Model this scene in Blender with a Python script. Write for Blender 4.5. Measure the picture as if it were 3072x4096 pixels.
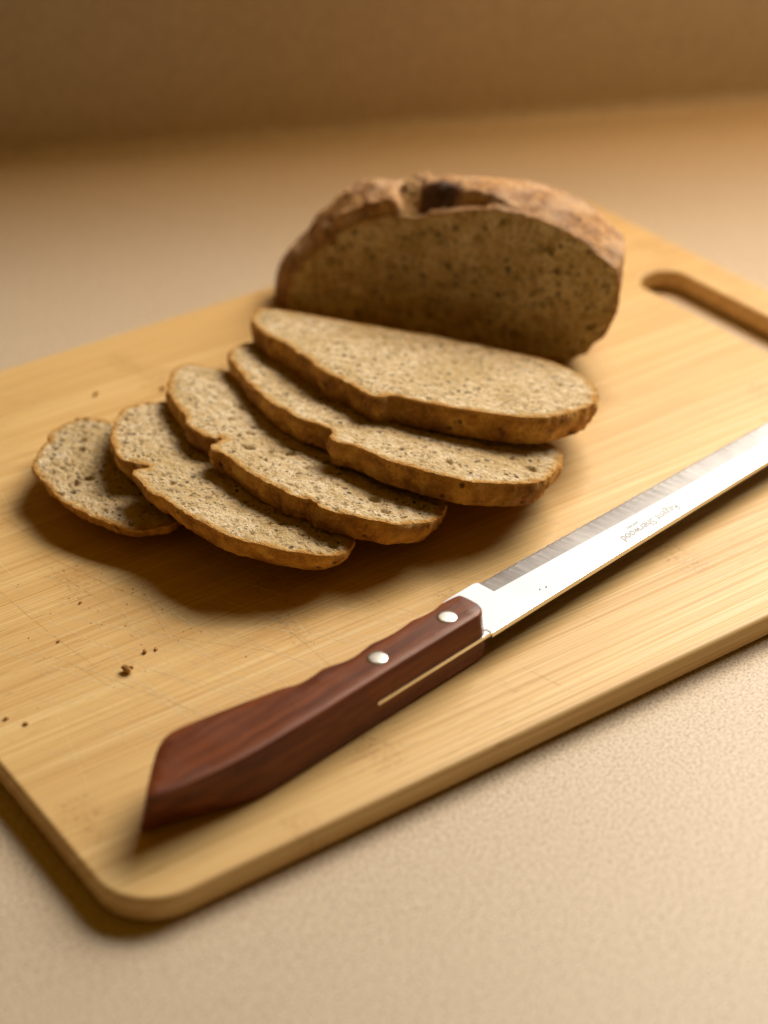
import bpy, bmesh, math, random
import numpy as np
from mathutils import Matrix, Vector
from mathutils.geometry import delaunay_2d_cdt

# ------------------------------------------------------------------ start
for o in list(bpy.data.objects):
    bpy.data.objects.remove(o, do_unlink=True)
SC = bpy.context.scene
COL = SC.collection
random.seed(7)
RNG = np.random.default_rng(7)
T = 0.0085                       # board thickness; counter top is z = 0

# ------------------------------------------------------------------ camera
cam_d = bpy.data.cameras.new('camera')
cam = bpy.data.objects.new('camera', cam_d)
COL.objects.link(cam)
R_ = Vector((0.819212, -0.573303, -0.014670)); U_ = Vector((0.317033, 0.431407, 0.844617)); F_ = Vector((0.477893, 0.696571, -0.535170))
cam.matrix_world = Matrix((
    (R_.x, U_.x, -F_.x, -0.142319),
    (R_.y, U_.y, -F_.y, -0.319968),
    (R_.z, U_.z, -F_.z, 0.341800),
    (0, 0, 0, 1)))
cam_d.sensor_fit = 'VERTICAL'
cam_d.sensor_height = 36.0
cam_d.lens = 68.354
cam_d.clip_start = 0.02
cam_d.clip_end = 50
cam_d.dof.use_dof = True
cam_d.dof.focus_distance = 0.580
cam_d.dof.aperture_fstop = 6.2
SC.camera = cam

# ------------------------------------------------------------------ world, lamps, exposure
w = bpy.data.worlds.new('World')
SC.world = w
w.use_nodes = True
bg = w.node_tree.nodes['Background']
bg.inputs['Color'].default_value = (1.0, 0.47, 0.015, 1)
bg.inputs['Strength'].default_value = 0.105

YAW = 0.601312                     # camera heading in board axes
def cam_ground(x, y, z):
    """metres right of / away from the camera axis, measured from the middle of the board"""
    c, s = math.cos(-YAW), math.sin(-YAW)
    return Vector((0.17 + c * x - s * y, 0.125 + s * x + c * y, z))
def area(name, loc, target, sx, sy, power, col, spread=180):
    l = bpy.data.lights.new(name, 'AREA')
    l.shape = 'RECTANGLE'; l.size = sx; l.size_y = sy
    l.energy = power; l.color = col; l.spread = math.radians(spread)
    o = bpy.data.objects.new(name, l)
    COL.objects.link(o)
    o.location = loc
    o.rotation_euler = (Vector(target) - Vector(loc)).to_track_quat('-Z', 'Y').to_euler()
    return o
# soft daylight coming in over the top of the backsplash
area('window_light', cam_ground(0.76, 0.94, 1.07), cam_ground(0.03, -0.15, 0.0), 1.12, 0.90, 41.0, (1.0, 0.96, 0.86), 180)
# warm strip lamp under the cabinet, over the back of the counter
area('lamp_light', cam_ground(0.27, 0.352, 0.50), cam_ground(0.24, 0.25, 0.0), 0.34, 0.05, 1.75, (1.0, 0.55, 0.18), 180)
# added bright panel out of view, placed for the blade to mirror
area('blade_reflection_light', cam_ground(0.285, 0.370, 0.30), cam_ground(0.22, -0.60, 0.24), 0.52, 0.20, 0.26, (1.0, 0.98, 0.95), 130)

SC.view_settings.view_transform = 'Standard'
SC.view_settings.look = 'None'
SC.view_settings.exposure = 0.0
SC.view_settings.gamma = 1.0
SC.view_settings.use_curve_mapping = False
SC.render.engine = 'CYCLES'
SC.cycles.use_denoising = True
SC.cycles.denoiser = 'OPENIMAGEDENOISE'
SC.cycles.denoising_input_passes = 'RGB_ALBEDO_NORMAL'
SC.cycles.use_adaptive_sampling = False
SC.cycles.max_bounces = 6
SC.cycles.sample_clamp_indirect = 3.0
SC.cycles.caustics_reflective = False
SC.cycles.caustics_refractive = False

# ------------------------------------------------------------------ helpers
def tag(o, label=None, cat=None, group=None, kind=None):
    if label: o['label'] = label
    if cat: o['category'] = cat
    if group: o['group'] = group
    if kind: o['kind'] = kind
    return o
def empty(name, mat=None, loc=(0, 0, 0)):
    o = bpy.data.objects.new(name, None)
    o.empty_display_size = 0.02
    COL.objects.link(o)
    if mat is not None: o.matrix_world = mat
    else: o.location = loc
    return o
def mesh_obj(name, verts, faces, mat, parent=None, smooth=True, attrs=None):
    me = bpy.data.meshes.new(name)
    me.from_pydata([tuple(v) for v in verts], [], [tuple(f) for f in faces])
    me.update()
    if smooth:
        me.polygons.foreach_set('use_smooth', [True] * len(me.polygons))
    for k, vals in (attrs or {}).items():
        a = me.attributes.new(k, 'FLOAT', 'POINT')
        a.data.foreach_set('value', np.asarray(vals, dtype=np.float32))
    for m in (mat if isinstance(mat, (list, tuple)) else [mat]):
        me.materials.append(m)
    o = bpy.data.objects.new(name, me)
    COL.objects.link(o)
    if parent is not None: o.parent = parent
    return o

def _hash(ix, iy, iz, seed):
    h = (ix.astype(np.int64) * 374761393 + iy.astype(np.int64) * 668265263 + iz.astype(np.int64) * 2147483647 + seed * 1274126177) & 0xffffffff
    h = ((h ^ (h >> 13)) * 1274126177) & 0xffffffff
    h = ((h ^ (h >> 16)) * 2246822519) & 0xffffffff
    return ((h ^ (h >> 15)) & 0xffff) / 65535.0
def vnoise(P, scale, seed=0):
    """value noise in -1..1; P is (n, 2 or 3) in metres, scale = feature size in metres"""
    P = np.asarray(P, float) / scale
    if P.shape[1] == 2: P = np.concatenate([P, np.zeros((len(P), 1))], 1)
    i = np.floor(P); f = P - i; f = f * f * (3 - 2 * f)
    out = np.zeros(len(P))
    for dx in (0, 1):
        for dy in (0, 1):
            for dz in (0, 1):
                wgt = (f[:, 0] if dx else 1 - f[:, 0]) * (f[:, 1] if dy else 1 - f[:, 1]) * (f[:, 2] if dz else 1 - f[:, 2])
                out += wgt * _hash(i[:, 0] + dx, i[:, 1] + dy, i[:, 2] + dz, seed)
    return out * 2 - 1
def fbm(P, scale, seed=0, octs=3):
    s = 0; a = 1.0
    for k in range(octs):
        s = s + a * vnoise(P, scale / 2 ** k, seed + 17 * k); a *= 0.5
    return s
def sstep(a, b, x):
    t = np.clip((np.asarray(x, float) - a) / (b - a), 0, 1)
    return t * t * (3 - 2 * t)
def resample(pts, step, closed=True):
    P = np.asarray(pts, float)
    if closed: P = np.vstack([P, P[:1]])
    d = np.r_[0, np.cumsum(np.linalg.norm(np.diff(P, axis=0), axis=1))]
    n = max(8, int(round(d[-1] / step)))
    s = np.linspace(0, d[-1], n + (0 if closed else 1), endpoint=not closed)
    return np.stack([np.interp(s, d, P[:, k]) for k in range(P.shape[1])], 1)
def chaikin(P, closed=True, n=1):
    P = np.asarray(P, float)
    for _ in range(n):
        Q = np.roll(P, -1, 0)
        P = np.stack([0.75 * P + 0.25 * Q, 0.25 * P + 0.75 * Q], 1).reshape(-1, 2)
    return P
def catmull(P, n=6):
    """closed smooth curve through the points of P"""
    P = np.asarray(P, float)
    A, B, C, D = np.roll(P, 1, 0), P, np.roll(P, -1, 0), np.roll(P, -2, 0)
    out = []
    for k in range(n):
        t = k / n
        out.append(0.5 * (2 * B + (C - A) * t + (2 * A - 5 * B + 4 * C - D) * t * t + (3 * B - A - 3 * C + D) * t ** 3))
    return np.stack(out, 1).reshape(-1, 2)
def pnormals(P):
    """outward normals of a closed polygon (either winding)"""
    t = np.roll(P, -1, 0) - np.roll(P, 1, 0)
    t /= np.linalg.norm(t, axis=1)[:, None] + 1e-12
    n = np.stack([t[:, 1], -t[:, 0]], 1)
    x, y = P[:, 0], P[:, 1]
    area2 = np.sum(x * np.roll(y, -1) - np.roll(x, -1) * y)
    return n if area2 > 0 else -n
def inside(poly, Q):
    x, y = Q[:, 0], Q[:, 1]
    c = np.zeros(len(Q), bool)
    A = poly; B = np.roll(poly, -1, 0)
    for (x0, y0), (x1, y1) in zip(A, B):
        if y0 == y1: continue
        m = ((y0 > y) != (y1 > y)) & (x < (x1 - x0) * (y - y0) / (y1 - y0) + x0)
        c ^= m
    return c
def edist(poly, Q):
    A = poly; B = np.roll(poly, -1, 0); D = B - A
    L2 = np.sum(D * D, 1) + 1e-18
    best = np.full(len(Q), 1e9)
    for k in range(0, len(A)):
        t = np.clip(((Q - A[k]) @ D[k]) / L2[k], 0, 1)
        d = np.linalg.norm(Q - (A[k] + t[:, None] * D[k]), axis=1)
        best = np.minimum(best, d)
    return best
def fill_grid(poly, step):
    """triangulated interior of a polygon with an even jittered grid; boundary points come first"""
    lo = poly.min(0); hi = poly.max(0)
    xs = np.arange(lo[0], hi[0], step); ys = np.arange(lo[1], hi[1], step * 0.866)
    G = np.array([(x + (step / 2 if j % 2 else 0), y) for j, y in enumerate(ys) for x in xs])
    G = G + RNG.uniform(-0.18, 0.18, G.shape) * step
    G = G[inside(poly, G)]
    d = edist(poly, G)
    G = G[d > step * 0.6]
    P = np.vstack([poly, G])
    n = len(poly)
    edges = [(i, (i + 1) % n) for i in range(n)]
    S = 1000.0
    vo, eo, fo, ov, oe, of = delaunay_2d_cdt([Vector((p[0] * S, p[1] * S)) for p in P], edges, [list(range(n))], 1, 1e-7)
    V = np.array([(v[0] / S, v[1] / S) for v in vo])
    return V, [tuple(f) for f in fo]

# ---- node helpers
class NT:
    def __init__(self, name):
        self.m = bpy.data.materials.new(name)
        self.m.use_nodes = True
        self.t = self.m.node_tree
        self.b = self.t.nodes['Principled BSDF']
        self.out = self.t.nodes['Material Output']
    def n(self, typ, **kw):
        nd = self.t.nodes.new(typ)
        for k, v in kw.items(): setattr(nd, k, v)
        return nd
    def l(self, a, b): self.t.links.new(a, b)
    def put(self, sock, v):
        if hasattr(v, 'is_linked'): self.l(v, sock)
        else: sock.default_value = v
    def coords(self, rand=True):
        tc = self.n('ShaderNodeTexCoord')
        if not rand: return tc.outputs['Object']
        oi = self.n('ShaderNodeObjectInfo')
        return self.vm('ADD', tc.outputs['Object'], self.vm('SCALE', self.comb(oi.outputs['Random'], oi.outputs['Random'], 0.3), scale=3.0))
    def comb(self, x, y, z):
        c = self.n('ShaderNodeCombineXYZ')
        for s, v in zip(c.inputs, (x, y, z)): self.put(s, v)
        return c.outputs[0]
    def sep(self, v):
        s = self.n('ShaderNodeSeparateXYZ'); self.l(v, s.inputs[0]); return s.outputs
    def vm(self, op, a, b=None, scale=None):
        v = self.n('ShaderNodeVectorMath', operation=op)
        self.put(v.inputs[0], a)
        if b is not None: self.put(v.inputs[1], b)
        if scale is not None: self.put(v.inputs['Scale'], scale)
        return v.outputs[0]
    def mul(self, v, xyz): return self.vm('MULTIPLY', v, xyz)
    def mt(self, op, a, b=0.0, c=None, clamp=False):
        m = self.n('ShaderNodeMath', operation=op, use_clamp=clamp)
        self.put(m.inputs[0], a); self.put(m.inputs[1], b)
        if c is not None: self.put(m.inputs[2], c)
        return m.outputs[0]
    def ss(self, x, lo, hi, a=0.0, b=1.0):
        m = self.n('ShaderNodeMapRange', interpolation_type='SMOOTHSTEP')
        self.put(m.inputs[0], x)
        for k, v in zip((1, 2, 3, 4), (lo, hi, a, b)): self.put(m.inputs[k], v)
        return m.outputs[0]
    def noise(self, v, scale, detail=3, rough=0.55, dist=0.0):
        t = self.n('ShaderNodeTexNoise')
        self.l(v, t.inputs['Vector'])
        t.inputs['Scale'].default_value = scale; t.inputs['Detail'].default_value = detail
        t.inputs['Roughness'].default_value = rough; t.inputs['Distortion'].default_value = dist
        return t.outputs['Fac']
    def voro(self, v, scale, rnd=1.0):
        t = self.n('ShaderNodeTexVoronoi')
        self.l(v, t.inputs['Vector']); t.inputs['Scale'].default_value = scale; t.inputs['Randomness'].default_value = rnd
        return t.outputs['Distance'], t.outputs['Color']
    def ramp(self, f, stops):
        r = self.n('ShaderNodeValToRGB')
        e = r.color_ramp.elements
        while len(e) < len(stops): e.new(0.5)
        for k, (p, c) in enumerate(stops):
            e[k].position = p; e[k].color = (*c, 1)
        self.l(f, r.inputs[0])
        return r.outputs[0]
    def mix(self, f, a, b, blend='MIX'):
        m = self.n('ShaderNodeMix', data_type='RGBA', blend_type=blend)
        self.put(m.inputs[0], f)
        for s, v in ((m.inputs[6], a), (m.inputs[7], b)):
            if isinstance(v, tuple): s.default_value = (*v, 1) if len(v) == 3 else v
            else: self.l(v, s)
        return m.outputs[2]
    def attr(self, name):
        a = self.n('ShaderNodeAttribute', attribute_name=name); return a.outputs['Fac']
    def bump(self, h, dist, strength=1.0, prev=None):
        b = self.n('ShaderNodeBump')
        b.inputs['Distance'].default_value = dist; b.inputs['Strength'].default_value = strength
        self.l(h, b.inputs['Height'])
        if prev is not None: self.l(prev, b.inputs['Normal'])
        return b.outputs[0]
    def fin(self, col=None, rough=0.6, normal=None, metallic=None, spec=None, **kw):
        if col is not None:
            if isinstance(col, tuple): self.b.inputs['Base Color'].default_value = (*col, 1)
            else: self.l(col, self.b.inputs['Base Color'])
        self.put(self.b.inputs['Roughness'], rough)
        if normal is not None: self.l(normal, self.b.inputs['Normal'])
        if metallic is not None: self.b.inputs['Metallic'].default_value = metallic
        if spec is not None: self.b.inputs['Specular IOR Level'].default_value = spec
        for k, v in kw.items(): self.put(self.b.inputs[k], v)
        return self.m

# ------------------------------------------------------------------ materials
def mat_laminate():
    k = NT('speckled_laminate')
    co = k.coords(False)
    a = k.noise(co, 1300, 2, 0.6)
    b = k.noise(k.vm('ADD', co, (3, 1, 7)), 900, 2, 0.6)
    c = k.noise(k.vm('ADD', co, (9, 4, 2)), 60, 3, 0.6)
    col = k.ramp(a, [(0.33, (0.27, 0.20, 0.13)), (0.43, (0.52, 0.43, 0.315)), (0.56, (0.63, 0.535, 0.405)), (0.70, (0.76, 0.67, 0.54))])
    col = k.mix(k.ss(b, 0.57, 0.66, 0, 0.75), col, (0.34, 0.25, 0.175))
    col = k.mix(k.ss(b, 0.42, 0.34, 0.0, 0.7), col, (0.70, 0.62, 0.52))
    col = k.mix(k.ss(c, 0.35, 0.65, 0.0, 0.04), col, (0.44, 0.34, 0.24))
    return k.fin(col, 0.46, spec=0.38)

def mat_bamboo():
    k = NT('bamboo')
    co = k.coords(False)
    x, y, z = k.sep(co)
    yy = k.mt('ADD', y, k.mt('MULTIPLY', z, 0.9))
    strip = k.mt('FLOOR', k.mt('MULTIPLY', k.mt('ADD', yy, 0.003), 1 / 0.0195))
    wn = k.n('ShaderNodeTexWhiteNoise', noise_dimensions='1D'); k.l(strip, wn.inputs['W'])
    rnd = wn.outputs['Value']
    v = k.comb(k.mt('ADD', x, k.mt('MULTIPLY', rnd, 4.0)), yy, rnd)
    wide = k.noise(k.mul(v, (5, 160, 1)), 1.0, 3, 0.6)
    mid = k.noise(k.mul(v, (6, 1050, 1)), 1.0, 3, 0.65)
    fine = k.noise(k.mul(v, (13, 3000, 1)), 1.0, 2, 0.7)
    col = k.ramp(mid, [(0.28, (0.54, 0.31, 0.095)), (0.43, (0.69, 0.465, 0.185)), (0.57, (0.76, 0.55, 0.25)), (0.74, (0.85, 0.685, 0.395))])
    col = k.mix(k.ss(wide, 0.38, 0.68, 0.0, 0.45), col, (0.60, 0.37, 0.13))
    col = k.mix(k.ss(rnd, 0.0, 1.0, 0.0, 0.16), col, (0.50, 0.29, 0.10))
    col = k.mix(k.ss(fine, 0.52, 0.68, 0.0, 0.70), col, (0.47, 0.265, 0.085))
    # broken dark fibres
    dash = k.noise(k.mul(k.vm('ADD', v, (2, 5, 1)), (75, 2300, 1)), 1.0, 2, 0.5)
    gate = k.noise(k.vm('ADD', co, (4, 4, 4)), 22, 2, 0.5)
    col = k.mix(k.mt('MULTIPLY', k.ss(dash, 0.64, 0.72, 0, 0.75), k.ss(gate, 0.45, 0.62)), col, (0.27, 0.125, 0.035))
    # culm nodes: a brownish cross band on each strip
    ph = k.mt('FRACT', k.mt('ADD', k.mt('MULTIPLY', x, 1 / 0.205), k.mt('MULTIPLY', rnd, 7.3)))
    wob = k.noise(co, 120, 3, 0.6)
    dn = k.mt('ABSOLUTE', k.mt('SUBTRACT', k.mt('ADD', ph, k.mt('MULTIPLY', k.mt('SUBTRACT', wob, 0.5), 0.10)), 0.5))
    nod = k.mt('MULTIPLY', k.ss(dn, 0.040, 0.0), k.ss(k.noise(k.mul(co, (500, 900, 1)), 1.0, 3, 0.7), 0.40, 0.62))
    col = k.mix(k.mt('MULTIPLY', nod, 0.42), col, (0.40, 0.205, 0.06))
    dots = k.voro(k.mul(co, (420, 700, 1)), 1.0)[0]
    col = k.mix(k.mt('MULTIPLY', k.mt('MULTIPLY', k.ss(dn, 0.032, 0.012), k.ss(dots, 0.22, 0.12)), 0.75), col, (0.20, 0.09, 0.025))
    h = k.mt('ADD', k.mt('MULTIPLY', mid, 0.5), fine)
    return k.fin(col, k.ss(mid, 0.3, 0.7, 0.52, 0.40), k.bump(h, 0.00010, 0.55), spec=0.42)

def mat_crumb(name='bread_crumb_inside', more=0.0):
    k = NT(name)
    co = k.coords()
    warp = k.vm('ADD', co, k.vm('SCALE', k.vm('SUBTRACT', k.n_col(co, 420), (0.5, 0.5, 0.5)), scale=0.0022))
    a = k.noise(co, 260, 4, 0.65)
    g = k.noise(k.vm('ADD', co, (5, 5, 5)), 1300, 3, 0.65)
    big = k.noise(k.vm('ADD', co, (1, 8, 5)), 45, 2, 0.5)
    col = k.ramp(a, [(0.28, (0.45, 0.315, 0.135)), (0.48, (0.72, 0.565, 0.335)), (0.72, (0.91, 0.80, 0.60))])
    col = k.mix(k.ss(g, 0.44, 0.28, 0, 0.75), col, (0.33, 0.22, 0.075))
    col = k.mix(k.ss(g, 0.58, 0.75, 0, 0.7), col, (0.92, 0.81, 0.58))
    col = k.mix(k.ss(big, 0.4, 0.65, 0, 0.5), col, (0.52, 0.37, 0.15))
    # seeds and bran flecks of several sizes
    for sc, lo, hi, keep, c in ((150, 0.16 + more * 0.4, 0.09 + more * 0.3, 0.70, (0.045, 0.032, 0.022)), (300, 0.30, 0.20, 0.70, (0.085, 0.06, 0.035)), (620, 0.36, 0.24, 0.62, (0.12, 0.085, 0.045)), (210, 0.20, 0.12, 0.62, (0.05, 0.04, 0.035)), (430, 0.27, 0.17, 0.78, (0.27, 0.15, 0.05))):
        d, cc = k.voro(k.vm('ADD', warp, (sc * 0.01, 0.3, 0.1)), sc)
        r = k.sep(cc)[0]
        msk = k.ss(k.noise(k.vm('ADD', co, (sc * 0.013, 2.0, 1.0)), 95, 2, 0.5), 0.34, 0.58, 0.5, 1.0)
        col = k.mix(k.mt('MULTIPLY', k.mt('MULTIPLY', k.ss(d, lo, hi), msk), k.ss(r, keep - 0.10 - more, keep - 0.04 - more, 0, 0.92)), col, c)
    if more: col = k.mix(0.35, col, k.mix(1.0, col, (1.25, 1.25, 1.2), 'MULTIPLY'))
    # golden crust colour creeping in from the rim
    rim = k.mt('ADD', k.attr('rim'), k.mt('MULTIPLY', k.mt('SUBTRACT', a, 0.5), 0.0052))
    rw = 0.45 if more else 1.0
    col = k.mix(k.ss(rim, 0.0032, 0.0010, 0, 0.80 * rw), col, (0.60, 0.36, 0.10))
    col = k.mix(k.ss(rim, 0.0012, 0.0002, 0, 0.9 * rw), col, (0.48, 0.225, 0.045))
    h = k.mt('ADD', k.mt('MULTIPLY', k.noise(co, 700, 4, 0.7), 1.0), k.mt('MULTIPLY', g, 0.5))
    return k.fin(col, 0.78, k.bump(h, 0.0016, 1.0), spec=0.25)

def mat_crust(name, cols, flour=0.0):
    k = NT(name)
    co = k.coords()
    a = k.noise(co, 130, 5, 0.65)
    b = k.noise(k.vm('ADD', co, (2, 7, 3)), 900, 3, 0.6)
    c = k.noise(k.vm('ADD', co, (6, 1, 3)), 45, 3, 0.55)
    col = k.ramp(a, [(0.28, cols[0]), (0.46, cols[1]), (0.60, cols[2]), (0.78, cols[3])])
    col = k.mix(k.ss(c, 0.44, 0.62, 0, 0.55), col, cols[0])
    col = k.mix(k.ss(b, 0.58, 0.72, 0, 0.5), col, cols[3])
    col = k.mix(k.ss(b, 0.42, 0.30, 0, 0.55), col, cols[0])
    d, cc = k.voro(co, 260)
    col = k.mix(k.mt('MULTIPLY', k.ss(d, 0.30, 0.16), k.ss(k.sep(cc)[1], 0.72, 0.80, 0, 0.8)), col, (0.05, 0.02, 0.008))
    if flour:
        f = k.mt('MULTIPLY', k.ss(k.noise(k.vm('ADD', co, (8, 8, 8)), 75, 4, 0.7), 0.36, 0.66), flour)
        col = k.mix(k.mt('MULTIPLY', f, k.ss(k.attr('up'), 0.15, 0.75)), col, (0.72, 0.52, 0.34))
        col = k.mix(k.ss(k.attr('torn'), 0.25, 0.85, 0, 0.9), col, k.ramp(a, [(0.34, (0.13, 0.055, 0.012)), (0.52, (0.42, 0.24, 0.06)), (0.72, (0.56, 0.38, 0.14))]))
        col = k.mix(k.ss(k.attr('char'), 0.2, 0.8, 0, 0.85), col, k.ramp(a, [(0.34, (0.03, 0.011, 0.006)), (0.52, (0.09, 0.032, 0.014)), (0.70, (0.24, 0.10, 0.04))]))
    else:
        rim = k.mt('ADD', k.attr('rim'), k.mt('MULTIPLY', k.mt('SUBTRACT', a, 0.5), 0.0016))
        col = k.mix(k.ss(rim, 0.0013, 0.0, 0, 0.75), col, (0.72, 0.41, 0.09))
    h = k.mt('ADD', k.mt('MULTIPLY', k.noise(co, 420, 5, 0.7), 1.0), k.mt('MULTIPLY', b, 0.5))
    return k.fin(col, 0.60, k.bump(h, 0.0014, 1.0), spec=0.35)

def mat_handle():
    k = NT('dark_rosewood')
    co = k.coords(False)
    d = k.noise(co, 60, 2, 0.5)
    v = k.vm('ADD', k.mul(co, (14, 330, 330)), k.comb(0.0, k.mt('MULTIPLY', d, 0.9), 0.0))
    a = k.noise(v, 1.0, 4, 0.6)
    p = k.noise(k.mul(co, (110, 1900, 1900)), 1.0, 2, 0.6)
    col = k.ramp(a, [(0.28, (0.072, 0.015, 0.005)), (0.48, (0.13, 0.032, 0.009)), (0.62, (0.185, 0.048, 0.013)), (0.8, (0.235, 0.066, 0.018))])
    col = k.mix(k.ss(p, 0.60, 0.72, 0, 0.55), col, (0.035, 0.010, 0.006))
    sm = k.noise(k.vm('ADD', co, (5, 2, 1)), 75, 3, 0.6)
    return k.fin(col, k.ss(sm, 0.3, 0.7, 0.33, 0.43), k.bump(p, 0.00006, 0.5), spec=0.26)

def mat_steel(name, col, r0, r1, brushed):
    k = NT(name)
    co = k.coords(False)
    sm = k.noise(co, 60, 3, 0.6)
    if brushed:
        s = k.noise(k.mul(co, (5200, 40, 40)), 1.0, 2, 0.6)
        c = k.mix(k.ss(s, 0.35, 0.65), tuple(x * 0.80 for x in col), col)
        return k.fin(c, k.ss(sm, 0.3, 0.7, r0, r1), k.bump(s, 0.00003, 0.5), metallic=1.0)
    s = k.noise(k.mul(co, (25, 3500, 40)), 1.0, 2, 0.6)
    return k.fin(col, k.ss(sm, 0.2, 0.8, r0, r1), metallic=1.0)

def mat_flat(name, col, rough=0.6, metallic=0.0):
    k = NT(name)
    a = k.noise(k.coords(), 900, 3, 0.6)
    c = k.mix(k.ss(a, 0.3, 0.7), tuple(x * 0.78 for x in col), col)
    return k.fin(c, rough, metallic=metallic)

def _n_col(self, v, scale):
    t = self.n('ShaderNodeTexNoise'); self.l(v, t.inputs['Vector']); t.inputs['Scale'].default_value = scale
    return t.outputs['Color']
NT.n_col = _n_col

M_LAM = mat_laminate()
M_BAM = mat_bamboo()
M_CRUMB = mat_crumb()
M_CRUMBL = mat_crumb('loaf_crumb_inside', 0.16)
M_CRUST = mat_crust('slice_crust', ((0.19, 0.066, 0.010), (0.57, 0.27, 0.046), (0.80, 0.44, 0.085), (0.92, 0.62, 0.19)))
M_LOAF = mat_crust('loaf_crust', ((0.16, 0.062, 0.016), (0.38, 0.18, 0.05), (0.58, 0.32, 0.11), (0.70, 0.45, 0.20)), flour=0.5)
M_HAND = mat_handle()
M_STEEL = mat_steel('polished_steel', (0.86, 0.855, 0.84), 0.07, 0.09, False)
M_GRIND = mat_steel('ground_steel', (0.50, 0.50, 0.505), 0.30, 0.36, True)
M_RIV = mat_flat('aluminium_rivet', (0.84, 0.83, 0.81), 0.30, 1.0)
M_INK = mat_flat('etched_lettering', (0.40, 0.40, 0.385), 0.7)
M_BIT = mat_flat('loose_crumb', (0.56, 0.32, 0.10), 0.8)
M_BITP = mat_flat('pale_crumb', (0.62, 0.47, 0.25), 0.8)
M_CUTL = mat_flat('frayed_cut', (0.90, 0.72, 0.42), 0.7)
M_CUTD = mat_flat('dark_cut', (0.36, 0.19, 0.06), 0.8)

# ------------------------------------------------------------------ counter and backsplash
S0 = np.array([0.1931, 0.4778]); S2 = np.array([0.5265, 0.3182])
sd = (S2 - S0) / np.linalg.norm(S2 - S0)          # along the wall, to the right
sn = np.array([sd[1], -sd[0]])                    # towards the viewer
mid = (S0 + S2) / 2
def wall_pt(a, b, z): p = mid + sd * a + sn * b; return (p[0], p[1], z)
v = [wall_pt(-1.0, 0.0085, 0), wall_pt(1.0, 0.0085, 0), wall_pt(1.0, 1.15, 0), wall_pt(-1.0, 1.15, 0)]
v += [wall_pt(-1.0, 0.0085, -0.035), wall_pt(1.0, 0.0085, -0.035), wall_pt(1.0, 1.15, -0.035), wall_pt(-1.0, 1.15, -0.035)]
counter = mesh_obj('counter', v, [(3, 2, 1, 0), (4, 5, 6, 7), (0, 1, 5, 4), (1, 2, 6, 5), (2, 3, 7, 6), (3, 0, 4, 7)], M_LAM, smooth=False)
tag(counter, kind='structure')
prof = [(0.0085, 0.0)]
for i in range(1, 9):
    t = math.pi / 2 * i / 8; prof.append((0.0085 - 0.0085 * math.sin(t), 0.0085 - 0.0085 * math.cos(t)))
BH = 0.228                                        # height of the laminate backsplash (unseen top, above the frame, raised to shade the back counter)
prof += [(0.0, 0.03), (0.0, 0.06), (0.0, 0.12)]
for i in range(0, 9):
    t = math.pi / 2 * i / 8; prof.append((-0.012 + 0.012 * math.cos(t), BH - 0.012 + 0.012 * math.sin(t)))
prof += [(-0.02, BH), (-0.02, -0.002), (0.0085, -0.002)]
vs, fs = [], []
for a in (-1.0, 1.0):
    vs += [wall_pt(a, b, z) for b, z in prof]
n = len(prof)
fs = [(i, i + 1, n + i + 1, n + i) for i in range(n - 1)] + [tuple(range(n))[::-1], tuple(range(n, 2 * n))]
tag(mesh_obj('backsplash', vs, fs, M_LAM, smooth=True), kind='structure')

# ------------------------------------------------------------------ cutting board
def rrect(x0, y0, x1, y1, r, seg=14):
    P = []
    for cx, cy, a0 in ((x1 - r, y0 + r, -90), (x1 - r, y1 - r, 0), (x0 + r, y1 - r, 90), (x0 + r, y0 + r, 180)):
        for i in range(seg + 1):
            a = math.radians(a0 + 90 * i / seg); P.append((cx + r * math.cos(a), cy + r * math.sin(a)))
    return np.array(P)
def make_board():
    BX, BY = 0.3685, 0.2765
    rr = 0.0017; rb = 0.0032
    bm = bmesh.new()
    def ring(P, z): return [bm.verts.new((p[0], p[1], z)) for p in P]
    def bridge(a, b):
        for i in range(len(a)):
            j = (i + 1) % len(a); bm.faces.new((a[i], a[j], b[j], b[i]))
    def rows(fn, flip):
        R = []
        for i in range(7):
            t = math.pi / 2 * i / 6
            R.append(ring(fn(rr * (1 - math.sin(t))), T - rr * (1 - math.cos(t))))
        for i in range(1, 7):
            t = math.pi / 2 * i / 6
            R.append(ring(fn(rb * (1 - math.cos(t))), rb * 0.8 - rb * 0.8 * math.sin(t)))
        for a, b in zip(R, R[1:]): bridge(b, a) if not flip else bridge(a, b)
        return R
    outer = rows(lambda d: rrect(d, d, BX - d, BY - d, 0.0168 - d), False)
    slot = rows(lambda d: rrect(0.3315 - d, 0.080 - d, 0.3510 + d, 0.1965 + d, 0.0093 + d), True)
    def cap(a, b, up):
        ed = []
        for L in (a, b):
            for i in range(len(L)):
                e = bm.edges.get((L[i], L[(i + 1) % len(L)]))
                ed.append(e)
        r = bmesh.ops.triangle_fill(bm, edges=ed, use_beauty=True, use_dissolve=False, normal=(0, 0, 1 if up else -1))
        for f in [g for g in r['geom'] if isinstance(g, bmesh.types.BMFace)]:
            f.normal_update()
            if (f.normal.z > 0) != up: f.normal_flip()
    cap(outer[0], slot[0], True); cap(outer[-1], slot[-1], False)
    bmesh.ops.recalc_face_normals(bm, faces=bm.faces[:])
    me = bpy.data.meshes.new('cutting_board')
    bm.to_mesh(me); bm.free()
    me.polygons.foreach_set('use_smooth', [abs(p.normal.z) < 0.9999 for p in me.polygons])
    me.materials.append(M_BAM)
    o = bpy.data.objects.new('cutting_board', me); COL.objects.link(o)
    return o
board = make_board()
tag(board, 'pale bamboo cutting board with rounded corners and a hand slot, lying on the counter', 'cutting board')

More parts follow.
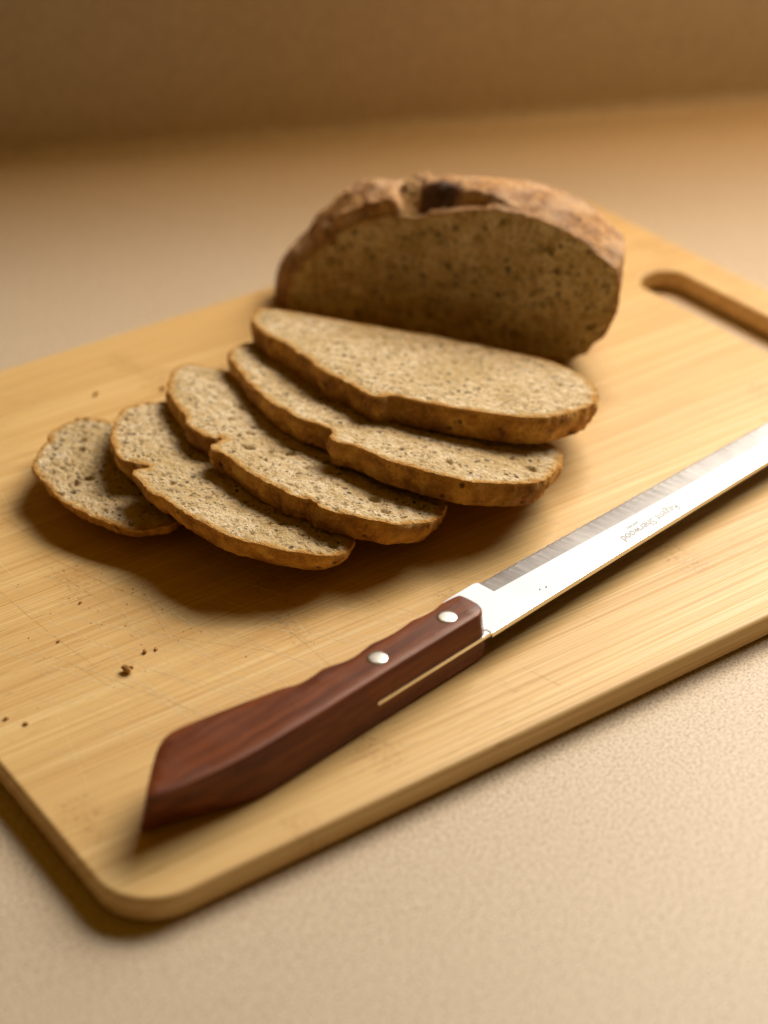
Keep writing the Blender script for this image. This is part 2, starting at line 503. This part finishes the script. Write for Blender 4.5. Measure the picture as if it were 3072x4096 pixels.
def cut_marks(name, mat, n, seed, wmin, wmax):
    rg = np.random.default_rng(seed)
    V, F = [], []
    for _ in range(n):
        k = rg.random()
        if k < 0.6:  c = np.array([rg.normal(0.080, 0.036), rg.normal(0.105, 0.040)])
        elif k < 0.85: c = np.array([rg.normal(0.125, 0.03), rg.normal(0.082, 0.022)])
        else: c = np.array([rg.uniform(0.02, 0.34), rg.uniform(0.03, 0.25)])
        a = math.radians(rg.choice([-64, -72, -52, -84, -100], p=[.35, .25, .2, .12, .08]) + rg.normal(0, 5))
        L = rg.uniform(0.012, 0.062)
        d = np.array([math.cos(a), math.sin(a)]); q = np.array([-d[1], d[0]])
        wd = rg.uniform(wmin, wmax); m = int(L / 0.0011) + 2
        off = 0.0; cv = rg.normal(0, 0.0004)
        prev = None
        for i in range(m):
            s = i / (m - 1)
            off += rg.normal(0, 0.00002)
            ww = wd * math.sin(math.pi * min(max(s, 0.03), 0.97)) ** 0.4 * rg.uniform(0.45, 1.15)
            p = c + d * (s - 0.5) * L + q * (off + cv * math.sin(math.pi * s))
            if not (0.006 < p[0] < 0.325 and 0.006 < p[1] < 0.27): prev = None; continue
            z = T + 0.00003
            b0 = len(V)
            V += [(*(p - q * ww / 2), z), (*(p), z + 0.000006), (*(p + q * ww / 2), z)]
            if prev is not None and rg.random() > 0.16:
                F += [(prev, prev + 1, b0 + 1, b0), (prev + 1, prev + 2, b0 + 2, b0 + 1)]
            prev = b0
    o = mesh_obj(name, V, F, mat, board, smooth=False)
    tag(o, kind='stuff')
cut_marks('frayed_knife_cuts', M_CUTL, 300, 3, 0.00010, 0.00021)
cut_marks('dark_knife_cuts', M_CUTD, 30, 6, 0.00006, 0.00011)

# ------------------------------------------------------------------ bread slices
SLICES = [
 ('A',(0.2138,0.1682,0.0272),205,12,0.011,[(66.1,1.1),(69.1,3.5),(66.8,10.4),(62.2,18.7),(54.9,25.4),(47.7,30.3),(40.8,33.0),(33.9,37.1),(25.9,41.9),(15.7,49.1),(8.3,52.5),(0.5,55.4),(-6.3,59.0),(-11.4,61.0),(-14.4,59.3),(-15.4,56.6),(-17.6,54.9),(-22.0,54.8),(-28.5,53.7),(-38.8,51.0),(-44.4,49.2),(-51.3,46.8),(-57.7,43.6),(-63.2,38.3),(-66.8,28.7),(-69.1,17.0),(-66.6,7.2),(-62.8,-0.3),(-58.1,-5.1),(-50.1,-11.7),(-40.5,-16.4)]),
 ('B',(0.1967,0.1513,0.0202),196,14,0.0094,[(70.3,9.3),(70.2,14.9),(67.3,21.9),(62.5,28.1),(58.1,31.5),(52.1,34.8),(43.5,40.1),(35.2,44.6),(26.8,49.2),(20.3,52.3),(15.3,53.2),(9.4,55.1),(4.3,55.7),(-0.7,54.6),(-5.5,54.6),(-7.4,56.4),(-10.1,60.8),(-14.2,62.0),(-18.9,60.2),(-23.9,59.7),(-32.6,60.4),(-37.3,59.6),(-43.8,57.7),(-50.0,55.5),(-53.8,53.7),(-58.1,51.6),(-62.3,47.1),(-66.2,40.6),(-69.6,33.0),(-70.3,25.8),(-66.5,13.9),(-62.7,6.0),(-58.4,1.1),(-54.7,-0.9),(-51.1,-2.2)]),
 ('C',(0.1682,0.1511,0.0176),186,14,0.0088,[(59.9,9.3),(65.2,12.9),(68.8,17.6),(64.8,26.9),(53.2,37.0),(47.7,40.7),(39.9,45.0),(33.7,47.2),(27.5,48.7),(21.9,52.1),(17.7,52.9),(13.4,53.3),(9.4,52.1),(8.3,48.6),(5.3,51.8),(4.1,55.3),(1.1,57.9),(-2.4,56.7),(-7.8,56.6),(-14.4,57.5),(-20.2,58.0),(-25.8,57.8),(-30.6,56.6),(-38.0,56.2),(-42.4,52.8),(-47.5,53.4),(-52.0,51.7),(-55.1,49.0),(-59.5,45.7),(-62.7,42.6),(-66.1,39.0),(-67.5,33.4),(-68.8,26.3),(-64.9,18.7),(-61.0,13.5),(-58.8,11.5)]),
 ('D',(0.1388,0.1427,0.0172),180,13,0.0085,[(56.3,12.8),(57.9,20.0),(57.4,25.1),(55.3,31.6),(48.0,38.7),(40.5,43.8),(32.9,47.8),(23.9,51.1),(20.0,51.2),(16.8,48.5),(13.2,45.4),(11.9,51.2),(9.2,53.0),(3.8,53.3),(-3.8,54.0),(-8.2,52.3),(-15.2,51.9),(-22.0,51.0),(-29.1,49.7),(-35.8,48.2),(-41.8,44.5),(-45.4,40.8),(-49.5,37.1),(-53.4,32.3),(-56.5,27.1),(-57.9,22.2),(-57.3,17.9),(-53.9,12.5),(-52.0,10.6)]),
 ('E',(0.1102,0.1707,0.0170),172,4,0.0085,[(32.5,8.3),(35.5,11.3),(38.9,16.1),(38.4,20.3),(35.3,26.0),(31.7,30.9),(27.5,31.8),(25.9,33.8),(20.1,38.8),(14.2,42.3),(8.2,43.0),(-0.1,42.5),(-8.8,42.1),(-16.4,39.4),(-22.6,36.5),(-28.1,33.3),(-32.8,29.9),(-37.0,26.3),(-38.5,23.4),(-38.4,19.3),(-38.9,16.0)]),
]
def warp_of(seed):
    return lambda P: 0.0007 * vnoise(P, 0.04, seed)
def relief(V, rim, seed, npits, poly):
    h = 0.00030 * fbm(V, 0.0026, seed, 3) + 0.00012 * vnoise(V, 0.0013, seed + 2)
    lo, hi = poly.min(0), poly.max(0)
    rg = np.random.default_rng(seed)
    for _ in range(npits):
        c = rg.uniform(lo, hi); r = rg.uniform(0.0005, 0.0012) if rg.random() < 0.93 else rg.uniform(0.0013, 0.0024)
        d = (V - c); a = rg.uniform(0, math.pi); e = rg.uniform(0.5, 1.0)
        x = d[:, 0] * math.cos(a) + d[:, 1] * math.sin(a); y = (-d[:, 0] * math.sin(a) + d[:, 1] * math.cos(a)) / e
        q = np.sqrt(x * x + y * y) / r
        h = h - rg.uniform(0.7, 1.25) * r * np.clip(1 - q ** 4, 0, 1)
    return h * sstep(0.0, 0.0015, rim)
def close_outline(L):
    L = np.array(L, float) / 1000
    a, b = L[0], L[-1]
    base = min(0.0015, a[1] - 0.004, b[1] - 0.003) if min(a[1], b[1]) > -0.004 else min(a[1], b[1]) - 0.001
    pts = list(L)
    for i in range(1, 16):
        f = i / 16; e = math.sin(math.pi * f) ** 0.35
        lin = b[1] + (a[1] - b[1]) * f
        tgt = base if min(a[1], b[1]) > -0.004 else lin - 0.003
        pts.append((b[0] + (a[0] - b[0]) * f, lin * (1 - e) + tgt * e))
    return np.array(pts)
LABELS = {
 'A': 'largest top slice of speckled bread, leaning flat against the foot of the loaf',
 'B': 'second bread slice from the loaf, tucked under the top slice, notched crust',
 'C': 'middle bread slice of the fan, third from the loaf, deep notch in its crust',
 'D': 'fourth bread slice from the loaf, overlapping the small rounded heel',
 'E': 'small rounded heel slice of bread at the left end of the fan',
}
INSET = {'A': 0.0025, 'B': 0.0028, 'C': 0.0034, 'D': 0.0052, 'E': 0.011}
def make_slice(key, O, ang, tau, th, L, seed):
    a, t = math.radians(ang), math.radians(tau)
    u = Vector((math.sin(a), -math.cos(a), 0))
    vv = Vector((math.cos(a) * math.cos(t), math.sin(a) * math.cos(t), math.sin(t)))
    nn = u.cross(vv)
    root = empty('bread_slice', Matrix(((u.x, vv.x, nn.x, O[0]), (u.y, vv.y, nn.y, O[1]), (u.z, vv.z, nn.z, O[2]), (0, 0, 0, 1))))
    tag(root, LABELS[key], 'bread slice', 'bread slices fanned out in front of the loaf')
    P = resample(catmull(close_outline(L)), 0.0008)
    N = pnormals(P)
    P = P + N * (0.00034 * fbm(P, 0.0030, seed, 3) + 0.00030 * vnoise(P, 0.0012, seed + 5))[:, None]
    wf = warp_of(seed)
    V, F = fill_grid(P, {'A': 0.00072, 'B': 0.00066, 'C': 0.00056, 'D': 0.00056, 'E': 0.00056}[key])
    rim = edist(P, V)
    z = wf(V) + relief(V, rim, seed, {'A': 110, 'B': 170, 'C': 260, 'D': 270, 'E': 190}[key], P)
    z -= 0.00018 * sstep(0.0010, 0.0, rim)
    verts = [(p[0], p[1], q) for p, q in zip(V, z)]
    faces = list(F)
    # rows of the crust, from the upper rim down
    c = P.mean(0); N = pnormals(P)
    rows = 11
    inset = INSET[key]
    ztop = wf(P) - 0.00018
    cv, cf, rimd = [], [], []
    lowtaper = 1.0
    for r in range(rows):
        s = r / (rows - 1)
        bul = 0.0006 * math.sin(math.pi * min(1, s * 1.25)) if s < 0.8 else 0
        ins = inset * s ** (1.5 if key != 'E' else 2.0)
        dirc = (c - P); dist = np.linalg.norm(dirc, axis=1)[:, None] + 1e-9
        Q = P + dirc / dist * ins + N * bul
        zz = ztop - th * s
        P3 = np.column_stack([Q, zz + seed])
        amp = math.sin(math.pi * s) ** 0.5 if 0 < s < 1 else 0
        Q = Q + N * (amp * (0.00075 * fbm(P3, 0.006, seed + 3, 3) + 0.00030 * vnoise(P3, 0.0016, seed + 9)))[:, None]
        cv += [(q[0], q[1], h) for q, h in zip(Q, zz)]
        rimd += [np.full(len(P), th * s)]
    n = len(P)
    wind = 1 if np.sum(P[:, 0] * np.roll(P[:, 1], -1) - np.roll(P[:, 0], -1) * P[:, 1]) > 0 else -1
    for r in range(rows - 1):
        for i in range(n):
            j = (i + 1) % n
            f = (r * n + i, (r + 1) * n + i, (r + 1) * n + j, r * n + j)
            cf.append(f if wind > 0 else f[::-1])
    bot = np.array([cv[(rows - 1) * n + i][:2] for i in range(n)])
    zb = cv[(rows - 1) * n][2]
    if key == 'E':      # heel: the underside is crust, gently bulging
        last = (rows - 1) * n
        for r in range(1, 5):
            s = r / 4.0
            Q = bot + (c - bot) * (s * 0.96)
            cv += [(q[0], q[1], zb - 0.0010 * math.sin(math.pi / 2 * s)) for q in Q]
            rimd += [np.full(n, th)]
            base = (rows - 1 + r) * n
            for i in range(n):
                j = (i + 1) % n; f = (base - n + i, base + i, base + j, base - n + j)
                cf.append(f if wind > 0 else f[::-1])
        cf.append(tuple(range(base, base + n)) if wind < 0 else tuple(range(base, base + n))[::-1])
    else:               # lower cut face belongs to the crumb
        k0 = len(verts)
        verts += [(p[0], p[1], h[2]) for p, h in zip(bot, cv[(rows - 1) * n:rows * n])]
        f = tuple(range(k0, k0 + n))
        faces.append(f[::-1] if wind > 0 else f)
        rim = np.r_[rim, np.zeros(n)]
    mesh_obj('crumb', verts, faces, M_CRUMB, root, attrs={'rim': rim})
    mesh_obj('crust', cv, cf, M_CRUST, root, attrs={'rim': np.concatenate(rimd)})
    return root
for i, (key, O, ang, tau, th, L) in enumerate(SLICES):
    make_slice(key, O, ang, tau, {'A': 0.0098, 'B': 0.0086, 'C': 0.0082, 'D': 0.0074, 'E': 0.0075}[key], L, 11 + 7 * i)

# ------------------------------------------------------------------ the loaf
FACE = [(-56.8, 0.0), (-56.2, 9.8), (-53.9, 16.5), (-44.8, 25.1), (-36.0, 33.9), (-29.6, 38.6), (-23.3, 43.0), (-15.4, 45.4), (-8.1, 46.6), (-2.7, 46.8), (1.3, 48.4), (2.7, 49.2), (11.7, 51.9), (24.1, 55.2), (32.4, 55.6), (40.1, 55.1), (47.7, 53.8), (52.8, 52.3), (60.4, 49.1), (67.1, 45.2), (73.4, 40.5), (74.9, 34.0), (75.0, 26.6), (73.9, 21.1), (69.7, 12.2), (66.3, 9.8), (64.4, 5.7), (57.3, 0.9), (49.5, 0.0)]
def make_loaf():
    lu = Vector((0.5083, -0.8612, 0)); lb = Vector((0.8612, 0.5083, 0))      # right along the cut, back into the loaf
    root = empty('bread_loaf', Matrix(((lu.x, lb.x, 0, 0.2379), (lu.y, lb.y, 0, 0.2060), (0, 0, 1, T), (0, 0, 0, 1))))
    tag(root, 'half loaf of crusty speckled bread with a cracked top, cut side facing the slices', 'bread loaf')
    top = np.array(FACE) / 1000
    P = resample(np.vstack([top, [[20e-3, 0.0], [-20e-3, 0.0]]]), 0.0008)
    N = pnormals(P)
    up = sstep(-0.2, 0.3, N[:, 1])
    jit = (0.00035 * fbm(P, 0.004, 91, 3) + 0.0002 * vnoise(P, 0.0012, 92)) * (P[:, 1] > 0.0004)
    P = P + N * jit[:, None]
    P[:, 1] = np.maximum(P[:, 1], 0.0)
    # cut face
    V, F = fill_grid(P, 0.0008)
    rim = edist(P, V)
    rel = relief(V, rim, 95, 260, P) + 0.0006 * vnoise(V, 0.03, 96)
    # (x right, y back, z up): the face looks to -y
    verts = [(p[0], -h, p[1]) for p, h in zip(V, rel)]
    mesh_obj('crumb', verts, [f for f in F], M_CRUMBL, root, attrs={'rim': rim})
    # crust
    Dm = 0.067
    D = np.concatenate([np.linspace(0, 0.018, 46), np.linspace(0.0186, Dm * 0.90, 60), Dm * (1 - 0.10 * np.linspace(0.93, 0.0, 16) ** 1.6)])
    Uc = 0.010
    nP = len(P)
    cv, attr_u, attr_t, attr_c = [], [], [], []
    na = math.sqrt(1 - (8 / 59) ** 2); nb = math.sqrt(1 - (12 / 55) ** 2)
    for d in D:
        dm = d * 1000
        a = math.sqrt(max(0.0, 1 - ((dm - 8) / 59) ** 2)) / na
        b = math.sqrt(max(0.0, 1 - ((dm - 12) / 55) ** 2)) / nb
        x = P[:, 0].copy()
        left = sstep(0.0, 0.05, Uc - x)
        x = x * (1 + 0.18 * left * (1 - math.exp(-dm / 4.0)) * np.exp(-(P[:, 1] / 0.040) ** 2))
        x = x - sstep(0.022, 0.068, x) * 0.50 * d * (1 - 0.8 * sstep(0.022, 0.046, P[:, 1]))
        x = Uc + (x - Uc) * a
        z = P[:, 1] * b
        U = x * 1000
        upw = sstep(0.15, 0.65, N[:, 1])
        # torn score: left flap, valley, right flap with a charred wall
        UD = np.column_stack([U / 1000, np.full(nP, d)])
        wob = 1.3 * vnoise(UD, 0.006, 77) + 0.7 * vnoise(UD, 0.0025, 78)
        UL = -10.5 - 0.2 * dm + wob
        UR = -1.5 - 0.28 * dm + wob
        fade = 1 - sstep(16, 34, dm)
        hump = np.exp(-((U + 44) / 21.0) ** 2)
        leftw = 1 - sstep(UL - 3.5, UL + 2.5, U)
        hl = (5.6 * sstep(-66, -30, U) * sstep(0.6, 2.8, dm + 0.5 * wob) * (0.35 + 0.65 * fade) + 6.0 * hump * sstep(1.5, 17, dm)) * leftw
        tap = np.clip(1 - U / 34.0, 0, 1)
        ramp = sstep(0, 1, (dm - 2.6 - 0.35 * wob) / (7.0 * tap + 0.7))
        hr = 8.4 * np.minimum(tap, 1) ** 0.9 * ramp * sstep(UR - 1.4, UR + 1.2, U) * (0.30 + 0.70 * fade)
        hv = (6.2 * sstep(3, 15, dm) + 1.3 * fbm(UD, 0.004, 79, 3)) * sstep(UL - 2, UL + 2, U) * (1 - sstep(UR - 1.5, UR + 1, U)) * sstep(0.5, 3, dm)
        z = z + (hl + hr + hv) / 1000 * upw
        P3 = np.column_stack([x, np.full(nP, d), z])
        crag = 0.0006 * fbm(P3, 0.007, 31, 4) + 0.00025 * vnoise(P3, 0.0016, 33)
        wr = (0.0013 * fbm(P3 * np.array([1, 0.55, 1.5]), 0.007, 37, 4) - 0.0009 * np.abs(vnoise(P3, 0.005, 38))) * sstep(-5, -30, U)
        soft = sstep(0, 0.0015, d) * (P[:, 1] > 0.001)
        x = x + N[:, 0] * (crag + wr) * soft
        z = np.maximum(z + N[:, 1] * (crag + wr) * soft, 0.0)
        cv += list(zip(x, np.full(nP, d + 0.0002 * 0), z))
        attr_u += list(np.clip(N[:, 1], 0, 1) * 0.9 + 0.1 * sstep(10, 60, U))
        val = sstep(UL - 1.0, UL + 1.0, U) * (1 - sstep(UR - 1.0, UR + 0.6, U)) * (0.4 + 0.6 * fade) * upw
        lip = sstep(-38, -22, U) * (1 - sstep(UL - 2, UL + 1, U)) * (1 - sstep(2.0, 3.2, dm)) * upw * 0.55
        attr_t += list(np.maximum(val, lip))
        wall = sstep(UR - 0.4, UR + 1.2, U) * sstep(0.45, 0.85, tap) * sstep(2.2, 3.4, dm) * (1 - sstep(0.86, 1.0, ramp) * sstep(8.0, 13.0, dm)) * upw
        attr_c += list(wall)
    cf = []
    wind = 1 if np.sum(P[:, 0] * np.roll(P[:, 1], -1) - np.roll(P[:, 0], -1) * P[:, 1]) > 0 else -1
    for r in range(len(D) - 1):
        for i in range(nP):
            j = (i + 1) % nP
            f = (r * nP + i, (r + 1) * nP + i, (r + 1) * nP + j, r * nP + j)
            cf.append(f if wind < 0 else f[::-1])
    base = (len(D) - 1) * nP
    cf.append(tuple(range(base, base + nP)))
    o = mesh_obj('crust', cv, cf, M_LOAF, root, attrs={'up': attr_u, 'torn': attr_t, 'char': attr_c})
    bm = bmesh.new(); bm.from_mesh(o.data); bmesh.ops.recalc_face_normals(bm, faces=bm.faces[:]); bm.to_mesh(o.data); bm.free()
    return root
make_loaf()

# ------------------------------------------------------------------ the knife
def make_knife():
    ax = math.radians(9.759)
    e = Vector((math.cos(ax), math.sin(ax), 0)); g = Vector((-math.sin(ax), math.cos(ax), 0))
    root = empty('bread_knife', Matrix(((e.x, g.x, 0, 0.1364), (e.y, g.y, 0, 0.0322), (0, 0, 1, T), (0, 0, 0, 1))))
    tag(root, 'long serrated bread knife with a dark wooden handle and two rivets, lying on the board', 'knife')
    HT = 0.0155
    # handle: traced top outline (mm along the knife, mm across), swelling towards the middle height
    top = [(-0.8, 2.6), (-0.6, 12.2), (-2.2, 12.8), (-7.1, 13.2), (-10.7, 12.5), (-15.5, 12.6), (-18.7, 13.4), (-22.3, 13.0), (-27.7, 12.7), (-32.1, 13.2), (-34.7, 13.7), (-37.7, 13.3), (-41.8, 12.7), (-46.0, 13.2), (-50.0, 14.6), (-52.4, 15.1), (-56.3, 14.5), (-61.5, 14.7), (-65.8, 16.8), (-69.5, 17.5), (-79.9, 20.1), (-90.6, 22.4), (-96.0, 23.5), (-100.2, 23.4), (-104.8, 21.0), (-109.8, 16.8), (-115.5, 11.7), (-118.6, 8.6), (-118.8, 7.3), (-112.5, 5.5), (-105.7, 4.3), (-98.6, 3.4), (-91.2, 2.8), (-83.1, 2.5), (-74.7, 2.4), (-61.4, 2.5), (-47.5, 2.6), (-28.5, 2.6), (-10.6, 2.5)]
    P = resample(chaikin(np.array(top) / 1000, n=2), 0.0007)
    N = pnormals(P)
    for _ in range(9): N = (np.roll(N, 1, 0) + N * 2 + np.roll(N, -1, 0)); N /= np.linalg.norm(N, axis=1)[:, None]
    prof = [(0.0, 1.0), (0.35, 0.992), (0.62, 0.970), (0.85, 0.93), (1.3, 0.75), (1.75, 0.55), (1.9, 0.42), (1.85, 0.25), (1.6, 0.10), (1.2, 0.025), (0.6, 0.0)]
    V, F = fill_grid(P, 0.003)
    V = [(p[0], p[1], HT) for p in V]; nP = len(P)
    # fill_grid keeps the outline points first
    for o, zf in prof[1:]:
        kb = sstep(-0.084, -0.118, P[:, 0])
        lo = (1 - zf) ** 1.2
        Q = P + N * (o * (1 - 0.75 * kb) / 1000)[:, None]
        Q[:, 1] += 0.0050 * lo * kb * np.clip((0.0235 - P[:, 1]) / 0.018, 0, 1)
        V += [(q[0], q[1], HT * zf + 0.0016 * kk * (1 - zf)) for q, kk in zip(Q, kb)]
    F = list(F)
    off = len(V) - nP * (len(prof) - 1)
    wind = 1 if np.sum(P[:, 0] * np.roll(P[:, 1], -1) - np.roll(P[:, 0], -1) * P[:, 1]) > 0 else -1
    start = [0] + [off + k * nP for k in range(len(prof) - 1)]
    for k in range(len(prof) - 1):
        for i in range(nP):
            j = (i + 1) % nP
            f = (start[k] + i, start[k + 1] + i, start[k + 1] + j, start[k] + j)
            F.append(f if wind > 0 else f[::-1])
    b0 = start[-1]
    F.append(tuple(range(b0, b0 + nP))[::-1] if wind > 0 else tuple(range(b0, b0 + nP)))
    mesh_obj('handle', V, F, M_HAND, root)
    # tang: thin steel strip let into the spine side
    def box(name, x0, x1, y0, y1, z0, z1, mat, par):
        v = [(x, y, z) for x in (x0, x1) for y in (y0, y1) for z in (z0, z1)]
        f = [(0, 1, 3, 2), (4, 6, 7, 5), (0, 4, 5, 1), (2, 3, 7, 6), (0, 2, 6, 4), (1, 5, 7, 3)]
        return mesh_obj(name, v, f, mat, par, smooth=False)
    ZB = 0.0077; TB = 0.0008
    box('tang', -0.0455, -0.0002, 0.00055, 0.004, ZB - 0.0005, ZB + 0.0006, M_STEEL, root)
    # rivets
    for x, y in ((-0.0112, 0.0079), (-0.0383, 0.0083)):
        v, f = [], []
        m = 40
        for r, z in ((0.0, 0.00022), (0.0020, 0.00020), (0.0029, 0.00012), (0.00325, -0.0004)):
            if r == 0: v.append((0, 0, HT + z)); continue
            for i in range(m):
                t = 2 * math.pi * i / m; v.append((r * math.cos(t), r * math.sin(t), HT + z))
        for i in range(m): f.append((0, 1 + i, 1 + (i + 1) % m))
        for k in range(2):
            for i in range(m): f.append((1 + k * m + i, 1 + (k + 1) * m + i, 1 + (k + 1) * m + (i + 1) % m, 1 + k * m + (i + 1) % m))
        o = mesh_obj('rivet', [(p[0] + x, p[1] + y, p[2]) for p in v], f, M_RIV, root)
    # blade
    es = np.concatenate([np.arange(-0.6, 14.9, 0.5), [14.88, 14.92], np.arange(15.2, 176, 0.3), np.arange(176, 206.5, 0.4)])
    V, F, MI = [], [], []
    cols = None
    for x in es:
        tip = max(0.0, (x - 168) / 38.5)
        gs = 0.0 + 0.2 * tip                                      # spine
        line = 20.35 - (x - 15.9) * (20.35 - 16.1) / (151.4 - 15.9)
        bev = 13.6 - (x - 14.8) * (13.6 - 7.5) / (141.6 - 14.8)
        if x < 14.9:
            edge = 20.6 - max(0, (x - 13.2)) ** 2 * 0.25 - max(0, 1.2 - x) * 0.4; bev = 13.6; drop = 0.0
        else:
            fr = ((x - 15.6) / 3.3) % 1.0
            tooth = 0.42 * math.sin(math.pi * fr) ** 0.8; edge = line - tooth + 0.10 * vnoise(np.array([[x / 1000, 0.3]]), 0.002, 3)[0]
            drop = 0.72
        shr = math.sqrt(max(0.0, 1 - tip ** 2.2)) if x >= 14.9 else 0.5
        edge = gs + (edge - gs) * math.sqrt(max(0.0, 1 - tip ** 2.2)); bev = gs + (bev - gs) * math.sqrt(max(0.0, 1 - tip ** 2.2))
        zt = TB * 1000
        # the flat is very slightly hollow next to the bolster
        hol = 0.16 * math.exp(-((x - 19) / 7.0) ** 2)
        row = [(gs, -zt), (gs - 0.02, -zt * .5), (gs - 0.02, zt * .5), (gs + 0.12, zt * .93), (gs + 0.35, zt)]
        for q in (0.25, 0.5, 0.75):
            row.append((gs + 0.35 + (bev - gs - 0.35) * q, zt - hol * math.sin(math.pi * q)))
        row += [(bev, zt), (bev + 0.02, zt - drop * 0.02), (bev + (line - bev - 0.9) * shr, zt - drop * 0.86), (edge, zt - drop), (edge + 0.0, zt - drop - 0.12 if drop else -zt), (bev, -zt)]
        cols = len(row)
        V += [(x / 1000, yy / 1000, ZB + z / 1000) for yy, z in row]
    for r in range(len(es) - 1):
        for c in range(cols):
            d = (c + 1) % cols
            F.append((r * cols + c, (r + 1) * cols + c, (r + 1) * cols + d, r * cols + d)[::-1])
            MI.append(1 if c in (9, 10, 11) and es[r] > 14.9 else 0)
    F.append(tuple(range(cols))); MI.append(0)
    F.append(tuple(range((len(es) - 1) * cols, len(es) * cols))[::-1]); MI.append(0)
    o = mesh_obj('blade', V, F, [M_STEEL, M_GRIND], root, smooth=False)
    o.data.polygons.foreach_set('material_index', MI)
    bm = bmesh.new(); bm.from_mesh(o.data); bmesh.ops.recalc_face_normals(bm, faces=bm.faces[:])
    for f in bm.faces: f.smooth = len(f.verts) == 4
    for ed in bm.edges:
        if len(ed.link_faces) == 2 and ed.link_faces[0].normal.angle(ed.link_faces[1].normal, 0) > math.radians(4): ed.smooth = False
    bm.to_mesh(o.data); bm.free()
    blade = o
    # lettering, read from the other side of the board
    def lettering(txt, x, y, size, sx, shear, name):
        cu = bpy.data.curves.new(name, 'FONT'); cu.body = txt; cu.size = size; cu.shear = shear; cu.offset = -0.00002
        ob = bpy.data.objects.new(name, cu); COL.objects.link(ob)
        bpy.context.view_layer.update()
        me = bpy.data.meshes.new_from_object(ob.evaluated_get(bpy.context.evaluated_depsgraph_get()))
        bpy.data.objects.remove(ob)
        me.transform(Matrix.Diagonal((-sx, -1, 1, 1)))
        me.transform(Matrix.Translation((x, y, ZB + TB + 0.00003)))
        me.materials.append(M_INK)
        t = bpy.data.objects.new(name, me); COL.objects.link(t); t.parent = blade
        return t
    lettering('Regent Sherwood', 0.0900, 0.0056, 0.0047, 0.80, 0.25, 'lettering')
    lettering('JAPAN', 0.0735, 0.0077, 0.0016, 1.15, 0.0, 'lettering')
    return root
make_knife()

# ------------------------------------------------------------------ loose crumbs
def crumb_mesh(r, seed):
    bm = bmesh.new()
    bmesh.ops.create_icosphere(bm, subdivisions=2, radius=1.0)
    P = np.array([v.co[:] for v in bm.verts])
    k = 1 + 0.35 * vnoise(P, 0.8, seed) + 0.18 * vnoise(P, 0.4, seed + 1)
    s = np.array([1.25, 0.85, 0.62])
    for v, q, m in zip(bm.verts, P, k): v.co = Vector(q * m * s * r)
    zmin = min(v.co.z for v in bm.verts)
    for v in bm.verts: v.co.z -= zmin
    me = bpy.data.meshes.new('bread_crumb'); bm.to_mesh(me); bm.free()
    return me
CRUMBS = [
 (0.0478, 0.0876, 0.00850, 0.00150, 'largest brown bread crumb, alone on the bare board above the knife handle'),
 (0.0565, 0.0927, 0.00850, 0.00075, 'small crumb beside the largest crumb, left one of a close pair'),
 (0.0597, 0.0920, 0.00850, 0.00057, 'small crumb beside the largest crumb, right one of a close pair'),
 (0.0386, 0.1122, 0.00850, 0.00053, 'tiny crumb on the left of the board below the shadow of the slices'),
 (0.0104, 0.0882, 0.00850, 0.00066, 'crumb lying closest to the left edge of the photo'),
 (0.0137, 0.0828, 0.00850, 0.00066, 'crumb just right of the one nearest the left edge of the photo'),
 (0.1175, 0.2382, 0.00850, 0.00101, 'brown crumb on the board behind the heel slice'),
 (0.1388, 0.2279, 0.00850, 0.00092, 'brown crumb touching the back of the middle slice'),
 (0.0528, 0.1259, 0.00850, 0.00044, 'tiny dark crumb in the shadow in front of the heel slice'),
 (0.0991, 0.0998, 0.00850, 0.00040, 'tiny crumb in front of the fourth slice near the shadow edge'),
 (0.1625, 0.0409, 0.01700, 0.00025, 'speck of crumb on the blade near the handle, right one of two'),
 (0.1603, 0.0411, 0.01700, 0.00021, 'speck of crumb on the blade near the handle, left one of two'),
]
for i, (x, y, z, r, lab) in enumerate(CRUMBS):
    me = crumb_mesh(r, 40 + i); me.materials.append(M_BIT)
    o = bpy.data.objects.new('bread_crumb', me); COL.objects.link(o)
    o.location = (x, y, z); o.rotation_euler = (0, 0, random.uniform(0, 6.28))
    tag(o, lab, 'crumb', 'loose crumbs on the cutting board')
def dust(name, n, seed, mat, rmin, rmax):
    rg = np.random.default_rng(seed)
    V, F = [], []
    base = [(1, 0, 0), (-1, 0, 0), (0, 1, 0), (0, -1, 0), (0, 0, 1), (0, 0, -0.4)]
    fc = [(0, 2, 4), (2, 1, 4), (1, 3, 4), (3, 0, 4), (2, 0, 5), (1, 2, 5), (3, 1, 5), (0, 3, 5)]
    for _ in range(n):
        k = rg.random()
        if k < 0.62: c = (rg.normal(0.075, 0.028), rg.normal(0.125, 0.032))
        elif k < 0.8: c = (rg.normal(0.14, 0.05), rg.normal(0.22, 0.02))
        else: c = (rg.uniform(0.02, 0.33), rg.uniform(0.02, 0.26))
        if not (0.01 < c[0] < 0.325 and 0.01 < c[1] < 0.265): continue
        r = rg.uniform(rmin, rmax); b = len(V)
        for q in base:
            p = np.array(q) * r * rg.uniform(0.6, 1.3, 3); V.append((c[0] + p[0], c[1] + p[1], T + r * 0.35 + p[2] * 0.8))
        F += [tuple(b + i for i in f) for f in fc]
    tag(mesh_obj(name, V, F, mat, None), 'fine scatter of tiny bread crumbs strewn over the cutting board', 'crumbs', kind='stuff')
dust('crumb_scatter', 130, 21, M_BIT, 0.00010, 0.00028)
dust('pale_crumb_scatter', 120, 22, M_BITP, 0.00012, 0.00032)
bpy.data.objects['pale_crumb_scatter']['label'] = 'fine pale crumb dust sprinkled around the bread slices'
